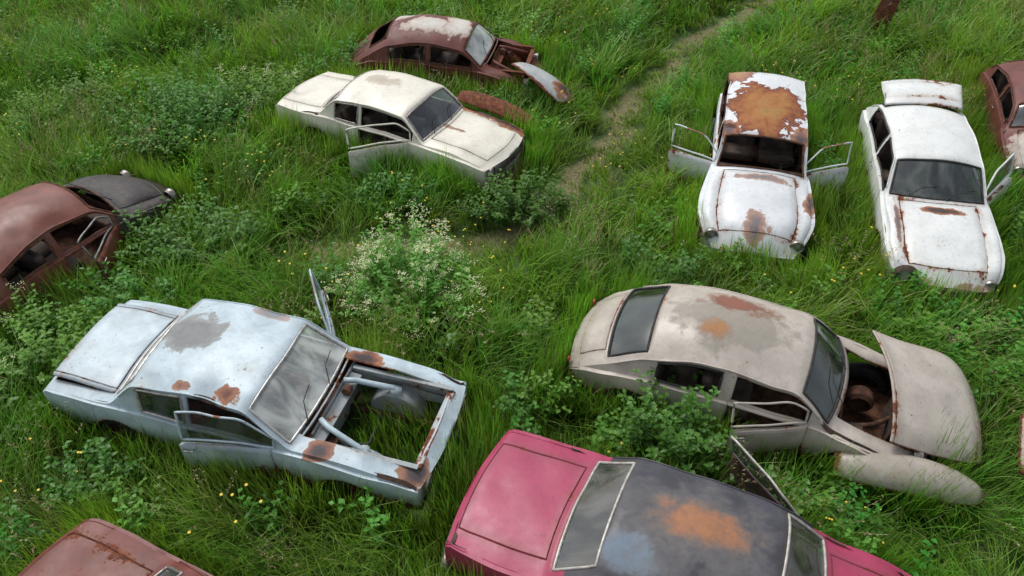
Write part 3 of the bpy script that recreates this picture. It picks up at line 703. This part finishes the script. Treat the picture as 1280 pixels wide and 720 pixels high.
lib = bpy.data.collections.new('plant_library')
def plant(name, V, F, T, mats, MI):
    me = bpy.data.meshes.new(name); me.from_pydata(V, [], F)
    for m in mats: me.materials.append(m)
    me.polygons.foreach_set('material_index', np.array(MI, dtype=np.int32))
    a = me.attributes.new('t', 'FLOAT', 'POINT'); a.data.foreach_set('value', np.array(T, dtype=np.float32))
    co_ = np.array(V, dtype=np.float32)
    vv = (np.sin(co_[:, 0]*9+co_[:, 2]*7)*np.cos(co_[:, 1]*8.3-co_[:, 2]*5)*.16).astype(np.float32)
    a = me.attributes.new('v', 'FLOAT', 'POINT'); a.data.foreach_set('value', vv)
    me.polygons.foreach_set('use_smooth', [True]*len(me.polygons)); me.update()
    return bpy.data.objects.new(name, me)
def blade(V, F, T, MI, x, y, h, wd, az, bend, mi=0, seg=4, face=None):
    b = len(V); dx, dy = math.cos(az), math.sin(az)
    fa = az+math.pi/2 if face is None else face
    px, py = math.cos(fa), math.sin(fa)
    for i in range(seg+1):
        s = i/seg; off = bend*h*s**1.9; zz = h*(s-.32*bend*s**2.6)
        ww = wd*(1-s**1.8)*.5+.0008
        V.append((x+dx*off-px*ww, y+dy*off-py*ww, zz)); V.append((x+dx*off+px*ww, y+dy*off+py*ww, zz)); T += [s, s]
    for i in range(seg):
        F.append((b+2*i, b+2*i+1, b+2*i+3, b+2*i+2)); MI.append(mi)
def leaf(V, F, T, MI, p, d, ln, wd, mi=0, tv=.7):
    d = d.normalized(); s = d.cross(Vector((0, 0, 1)))
    s = s.normalized() if s.length > .01 else Vector((1, 0, 0))
    u = s.cross(d); b = len(V)
    for q in (p, p+d*ln*.45+s*wd*.5+u*.12*wd, p+d*ln*.5-u*.1*wd, p+d*ln*.45-s*wd*.5+u*.12*wd, p+d*ln-Vector((0, 0, ln*.18))):
        V.append(tuple(q))
    T += [tv*.6, tv, tv*.8, tv, min(1, tv+.2)]
    F += [(b, b+2, b+1), (b+1, b+2, b+4), (b, b+3, b+2), (b+3, b+4, b+2)]; MI += [mi]*4
kinds = []
for k in range(3):
    V, F, T, MI = [], [], [], []
    for i in range(12):
        r = .2*math.sqrt(rnd.random()); a = rnd.uniform(0, 6.28); x, y = r*math.cos(a), r*math.sin(a); az = rnd.uniform(0, 6.28); h = rnd.uniform(.95, 1.3); bd = rnd.uniform(.1, .45)
        blade(V, F, T, MI, x, y, h, .006, az, bd, 1)
        for q in range(6):
            s = 1-.035*q; off = bd*h*s**1.9
            p = Vector((x+math.cos(az)*off, y+math.sin(az)*off, h*(s-.32*bd*s**2.6)))
            leaf(V, F, T, MI, p, Vector((rnd.gauss(0, 1), rnd.gauss(0, 1), 1.2)), .045, .010, 2, .5)
    kinds.append(plant('a_seedgrass_%02d' % k, V, F, T, [GRASS, GRASSD, PUR], MI))
def weed(V, F, T, MI, x, y, h, lean, mi=0, nl=16, ls=.09):
    az = rnd.uniform(0, 6.28)
    blade(V, F, T, MI, x, y, h, .012, math.atan2(lean[1], lean[0]), math.hypot(*lean), mi, 4, az)
    bd = math.hypot(*lean); ang = math.atan2(lean[1], lean[0])
    for q in range(nl):
        s = .2+.8*(q+.5)/nl; off = bd*h*s**1.9
        p = Vector((x+math.cos(ang)*off, y+math.sin(ang)*off, h*(s-.32*bd*s**2.6)))
        a = q*2.4+rnd.uniform(-.4, .4)
        leaf(V, F, T, MI, p, Vector((math.cos(a), math.sin(a), rnd.uniform(-.1, .7))), ls*(1.25-.6*s)*rnd.uniform(.7, 1.3), ls*.5*rnd.uniform(.8, 1.2), mi, .35+.6*s)
for k in range(3):
    V, F, T, MI = [], [], [], []
    for i in range(9):
        r = .2*math.sqrt(rnd.random()); a = rnd.uniform(0, 6.28)
        weed(V, F, T, MI, r*math.cos(a), r*math.sin(a), rnd.uniform(.5, 1.0), (rnd.gauss(0, .15), rnd.gauss(0, .15)), 0, 12, .11)
    kinds.append(plant('c_weed_%02d' % k, V, F, T, [LEAF if k < 2 else LEAF2], MI))
for k in range(2):
    V, F, T, MI = [], [], [], []
    for i in range(7):
        r = .35*math.sqrt(rnd.random()); a = rnd.uniform(0, 6.28); x, y = r*math.cos(a), r*math.sin(a); h = rnd.uniform(.75, 1.15)
        blade(V, F, T, MI, x, y, h, .005, a, .12, 0)
        p = Vector((x+math.cos(a)*.12*h, y+math.sin(a)*.12*h, h*.96))
        for q in range(5):
            an = q*1.2566
            leaf(V, F, T, MI, p, Vector((math.cos(an), math.sin(an), .35)), .016, .017, 1, 1)
    kinds.append(plant('d_buttercup_%02d' % k, V, F, T, [GRASS, YEL], MI))
for o in kinds: lib.objects.link(o)

def pts(n):
    X = nr.uniform(-17, 17, n); Y = nr.uniform(.5, 26, n)
    k = np.abs(X) < 5+.5*Y; return X[k], Y[k]
def scatter(name, X, Y, idx, S, SX, tilt=.12):
    n = len(X)
    me = bpy.data.meshes.new(name); me.vertices.add(n)
    me.vertices.foreach_set('co', np.stack([X, Y, np.full(n, -.02)], 1).astype(np.float32).ravel())
    a = me.attributes.new('idx', 'INT', 'POINT'); a.data.foreach_set('value', idx.astype(np.int32))
    rot = np.stack([nr.normal(0, tilt, n), nr.normal(0, tilt, n), nr.uniform(0, 6.28, n)], 1).astype(np.float32)
    a = me.attributes.new('rot', 'FLOAT_VECTOR', 'POINT'); a.data.foreach_set('vector', rot.ravel())
    a = me.attributes.new('scl', 'FLOAT_VECTOR', 'POINT'); a.data.foreach_set('vector', np.stack([SX, SX, S], 1).astype(np.float32).ravel())
    o = link(bpy.data.objects.new(name, me))
    ng = bpy.data.node_groups.new(name, 'GeometryNodeTree')
    ng.interface.new_socket('Geometry', in_out='INPUT', socket_type='NodeSocketGeometry')
    ng.interface.new_socket('Geometry', in_out='OUTPUT', socket_type='NodeSocketGeometry')
    gi = ng.nodes.new('NodeGroupInput'); go = ng.nodes.new('NodeGroupOutput')
    ip = ng.nodes.new('GeometryNodeInstanceOnPoints'); ci = ng.nodes.new('GeometryNodeCollectionInfo')
    ci.inputs['Collection'].default_value = lib; ci.inputs['Separate Children'].default_value = True; ci.inputs['Reset Children'].default_value = True
    ip.inputs['Pick Instance'].default_value = True
    def na(nm, ty):
        q = ng.nodes.new('GeometryNodeInputNamedAttribute'); q.data_type = ty; q.inputs['Name'].default_value = nm
        return [s for s in q.outputs if s.enabled and s.name == 'Attribute'][0]
    e2r = ng.nodes.new('FunctionNodeEulerToRotation')
    ng.links.new(gi.outputs[0], ip.inputs['Points']); ng.links.new(ci.outputs[0], ip.inputs['Instance'])
    ng.links.new(na('idx', 'INT'), ip.inputs['Instance Index'])
    ng.links.new(na('rot', 'FLOAT_VECTOR'), e2r.inputs[0]); ng.links.new(e2r.outputs[0], ip.inputs['Rotation'])
    ng.links.new(na('scl', 'FLOAT_VECTOR'), ip.inputs['Scale']); ng.links.new(ip.outputs[0], go.inputs[0])
    md = o.modifiers.new('scatter', 'NODES'); md.node_group = ng
    return o
X, Y = pts(2600); s_ = sdf(X, Y); pd = pdist(X, Y, path); wf = fld(X, Y, 1.1, 4.2)
k = (s_ > .15) & (pd > .7) & (nr.rand(len(X)) < np.clip(wf*1.2-.15, .1, 1)); X, Y = X[k], Y[k]
scatter('broadleaf_weeds', X, Y, nr.randint(3, 6, len(X)), nr.uniform(.6, 1.0, len(X)), nr.uniform(.8, 1.1, len(X)))
X, Y = pts(1400); s_ = sdf(X, Y); pd = pdist(X, Y, path); k = (s_ > .15) & (pd > .7) & (fld(X, Y, .7, 6.2) > .4); X, Y = X[k], Y[k]
scatter('seed_grass', X, Y, nr.randint(0, 3, len(X)), nr.uniform(.68, .98, len(X)), nr.uniform(.8, 1.2, len(X)))
X, Y = pts(500); s_ = sdf(X, Y); k = (s_ > .1) & (fld(X, Y, .9, 2.2) > .5); X, Y = X[k], Y[k]
scatter('buttercups', X, Y, nr.randint(6, 8, len(X)), nr.uniform(.62, .82, len(X)), nr.uniform(.8, 1.4, len(X)), .05)

def shrub(name, cx, cy, rx, ry, h, n, mat, ls=.12, flower=0, seed=0):
    V, F, T, MI = [], [], [], []
    for i in range(n):
        r = math.sqrt(rnd.random()); a = rnd.uniform(0, 6.28); x, y = r*math.cos(a)*rx*.75, r*math.sin(a)*ry*.75
        lump = .8+.28*math.sin(x*4.1+cx)*math.cos(y*3.7+cy)
        hh = h*(1-.45*r*r)*rnd.uniform(.6, 1.1)*lump
        b = rnd.uniform(.1, .6)*(.3+r)
        weed(V, F, T, MI, x, y, hh, (math.cos(a)*b, math.sin(a)*b), 0, int(12+hh*9), ls)
        if rnd.random() < flower:
            ox_ = b*hh; p0 = Vector((x+math.cos(a)*ox_, y+math.sin(a)*ox_, hh*(1-.32*b)))
            for q in range(6):
                p = p0+Vector((rnd.gauss(0, .06), rnd.gauss(0, .06), rnd.uniform(-.08, .07)))
                for w_ in range(8):
                    leaf(V, F, T, MI, p+Vector((rnd.gauss(0, .022), rnd.gauss(0, .022), rnd.uniform(0, .012))), Vector((rnd.gauss(0, 1), rnd.gauss(0, 1), .3)), .016, .016, 1, 1)
    o = plant(name, V, F, T, [mat, WHT], MI); link(o); o.location = (cx, cy, 0); return o
shrub('flowering_shrub', -1.45, 8.5, 1.05, .9, 1.4, 190, LEAF2, .09, .50)
shrub('shrub', -5.9, 13.0, 1.4, 1.1, 1.6, 200, LEAF, .12)
shrub('shrub', -4.7, 13.9, .9, .8, 1.5, 110, LEAF2, .11, .08)
shrub('shrub', -4.9, 9.6, 1.0, .7, 1.3, 130, LEAF, .12)
shrub('shrub', -6.3, 7.3, 1.0, .8, 1.25, 130, LEAF2, .11, .06)
shrub('nettle_clump', 1.80, 5.66, .45, .38, 1.35, 85, LEAF, .12)
shrub('shrub', .1, 10.6, 1.0, .5, 1.1, 90, LEAF, .10)
shrub('shrub', -8.3, 13.5, 1.2, 1.0, 1.2, 120, LEAF2, .11)
shrub('shrub', -6.6, 6.2, .9, .7, 1.05, 90, LEAF, .12)
shrub('shrub', 5.6, 8.1, .8, .5, .95, 60, LEAF, .11)
shrub('shrub', -3.6, 15.4, 1.0, .6, 1.2, 90, LEAF, .11)
shrub('shrub', 2.9, 9.1, .6, .4, .85, 50, LEAF2, .11)
shrub('shrub', -5.4, 8.4, .7, .6, 1.05, 70, LEAF, .12)
shrub('shrub', .3, 14.2, .5, .4, .8, 40, LEAF, .10)
shrub('shrub', -4.75, 5.35, .6, .35, .85, 50, LEAF, .11)
shrub('shrub', 6.3, 7.2, .9, .6, 1.0, 80, LEAF2, .11)
shrub('shrub', 5.35, 12.2, .35, .8, 1.0, 60, LEAF, .11)
shrub('shrub', -1.9, 10.9, .9, .35, .9, 70, LEAF, .10)
shrub('shrub', -.1, 5.9, .5, .5, .8, 40, LEAF, .10)

# ------------------------------------------------------------------ ground
gx = np.concatenate([[-400, -150, -60, -30], np.linspace(-18, 18, 150), [30, 60, 150, 400]])
gy = np.concatenate([[-400, -150, -60, -20], np.linspace(-4, 28, 140), [40, 70, 150, 500]])
V = []; F = []; PV = []
GX, GY = np.meshgrid(gx, gy, indexing='ij')
pdv = np.minimum(pdist(GX, GY, path), 5)
for i in range(len(gx)):
    for j in range(len(gy)):
        V.append((gx[i], gy[j], -.02+.015*math.sin(gx[i]*1.7)*math.cos(gy[j]*2.1))); PV.append(max(0, 1-pdv[i, j]/.45))
for i in range(len(gx)-1):
    for j in range(len(gy)-1):
        a = i*len(gy)+j; F.append((a, a+len(gy), a+len(gy)+1, a+1))
gm_, t = newmat('meadow_soil')
tc = t.n('ShaderNodeNewGeometry'); n1 = t.noise(tc.outputs['Position'], 1.6, 8, .7); n2 = t.noise(tc.outputs['Position'], 22, 5, .7)
at = t.n('ShaderNodeAttribute'); at.attribute_name = 'path'
g = t.mix(t.ss(n1, .4, .65), (.04, .08, .016), (.09, .16, .035)); g = t.mix(t.ss(n2, .5, .7), g, (.10, .10, .04))
dirt = t.mix(t.ss(n2, .35, .65), (.12, .11, .05), (.25, .22, .11))
c = t.mix(t.ss(t.m('ADD', at.outputs['Fac'], t.m('MULTIPLY', t.m('SUBTRACT', n1, .5), 1.6)), .3, .75), g, dirt)
b = t.n('ShaderNodeBsdfPrincipled'); t.l(c, b.inputs['Base Color']); b.inputs['Roughness'].default_value = .95
bp = t.n('ShaderNodeBump'); bp.inputs['Strength'].default_value = .6; bp.inputs['Distance'].default_value = .03; t.l(n2, bp.inputs['Height']); t.l(bp.outputs[0], b.inputs['Normal'])
o = t.n('ShaderNodeOutputMaterial'); t.l(b.outputs[0], o.inputs[0])
mesh_obj('ground', V, F, [gm_], None, vattr=('path', PV))

# ------------------------------------------------------------------ light
W = bpy.data.worlds.new('World'); scene.world = W; W.use_nodes = True
nt = W.node_tree; bg = nt.nodes['Background']
sky = nt.nodes.new('ShaderNodeTexSky'); sky.sky_type = 'NISHITA'; sky.sun_disc = False
el, rot_ = math.radians(58), math.radians(-35)
sky.sun_elevation = el; sky.sun_rotation = rot_; sky.air_density = 1.0; sky.dust_density = 3.0
hs = nt.nodes.new('ShaderNodeHueSaturation'); hs.inputs['Saturation'].default_value = .35
nt.links.new(sky.outputs[0], hs.inputs['Color']); nt.links.new(hs.outputs[0], bg.inputs[0]); bg.inputs[1].default_value = .15
sl = bpy.data.lights.new('sun', 'SUN'); sl.energy = 1.5; sl.angle = math.radians(18); sl.color = (1, .97, .92)
so = link(bpy.data.objects.new('sun', sl))
d = Vector((math.sin(rot_)*math.cos(el), math.cos(rot_)*math.cos(el), math.sin(el)))
so.rotation_euler = d.to_track_quat('Z', 'Y').to_euler()
scene.view_settings.view_transform = 'Standard'; scene.view_settings.look = 'None'; scene.view_settings.exposure = 0
cam = bpy.data.cameras.new('camera'); co = link(bpy.data.objects.new('camera', cam))
cam.lens = 28.27; cam.clip_end = 1500; co.location = (0, 0, 8); co.rotation_euler = (math.radians(48), 0, 0)
scene.camera = co
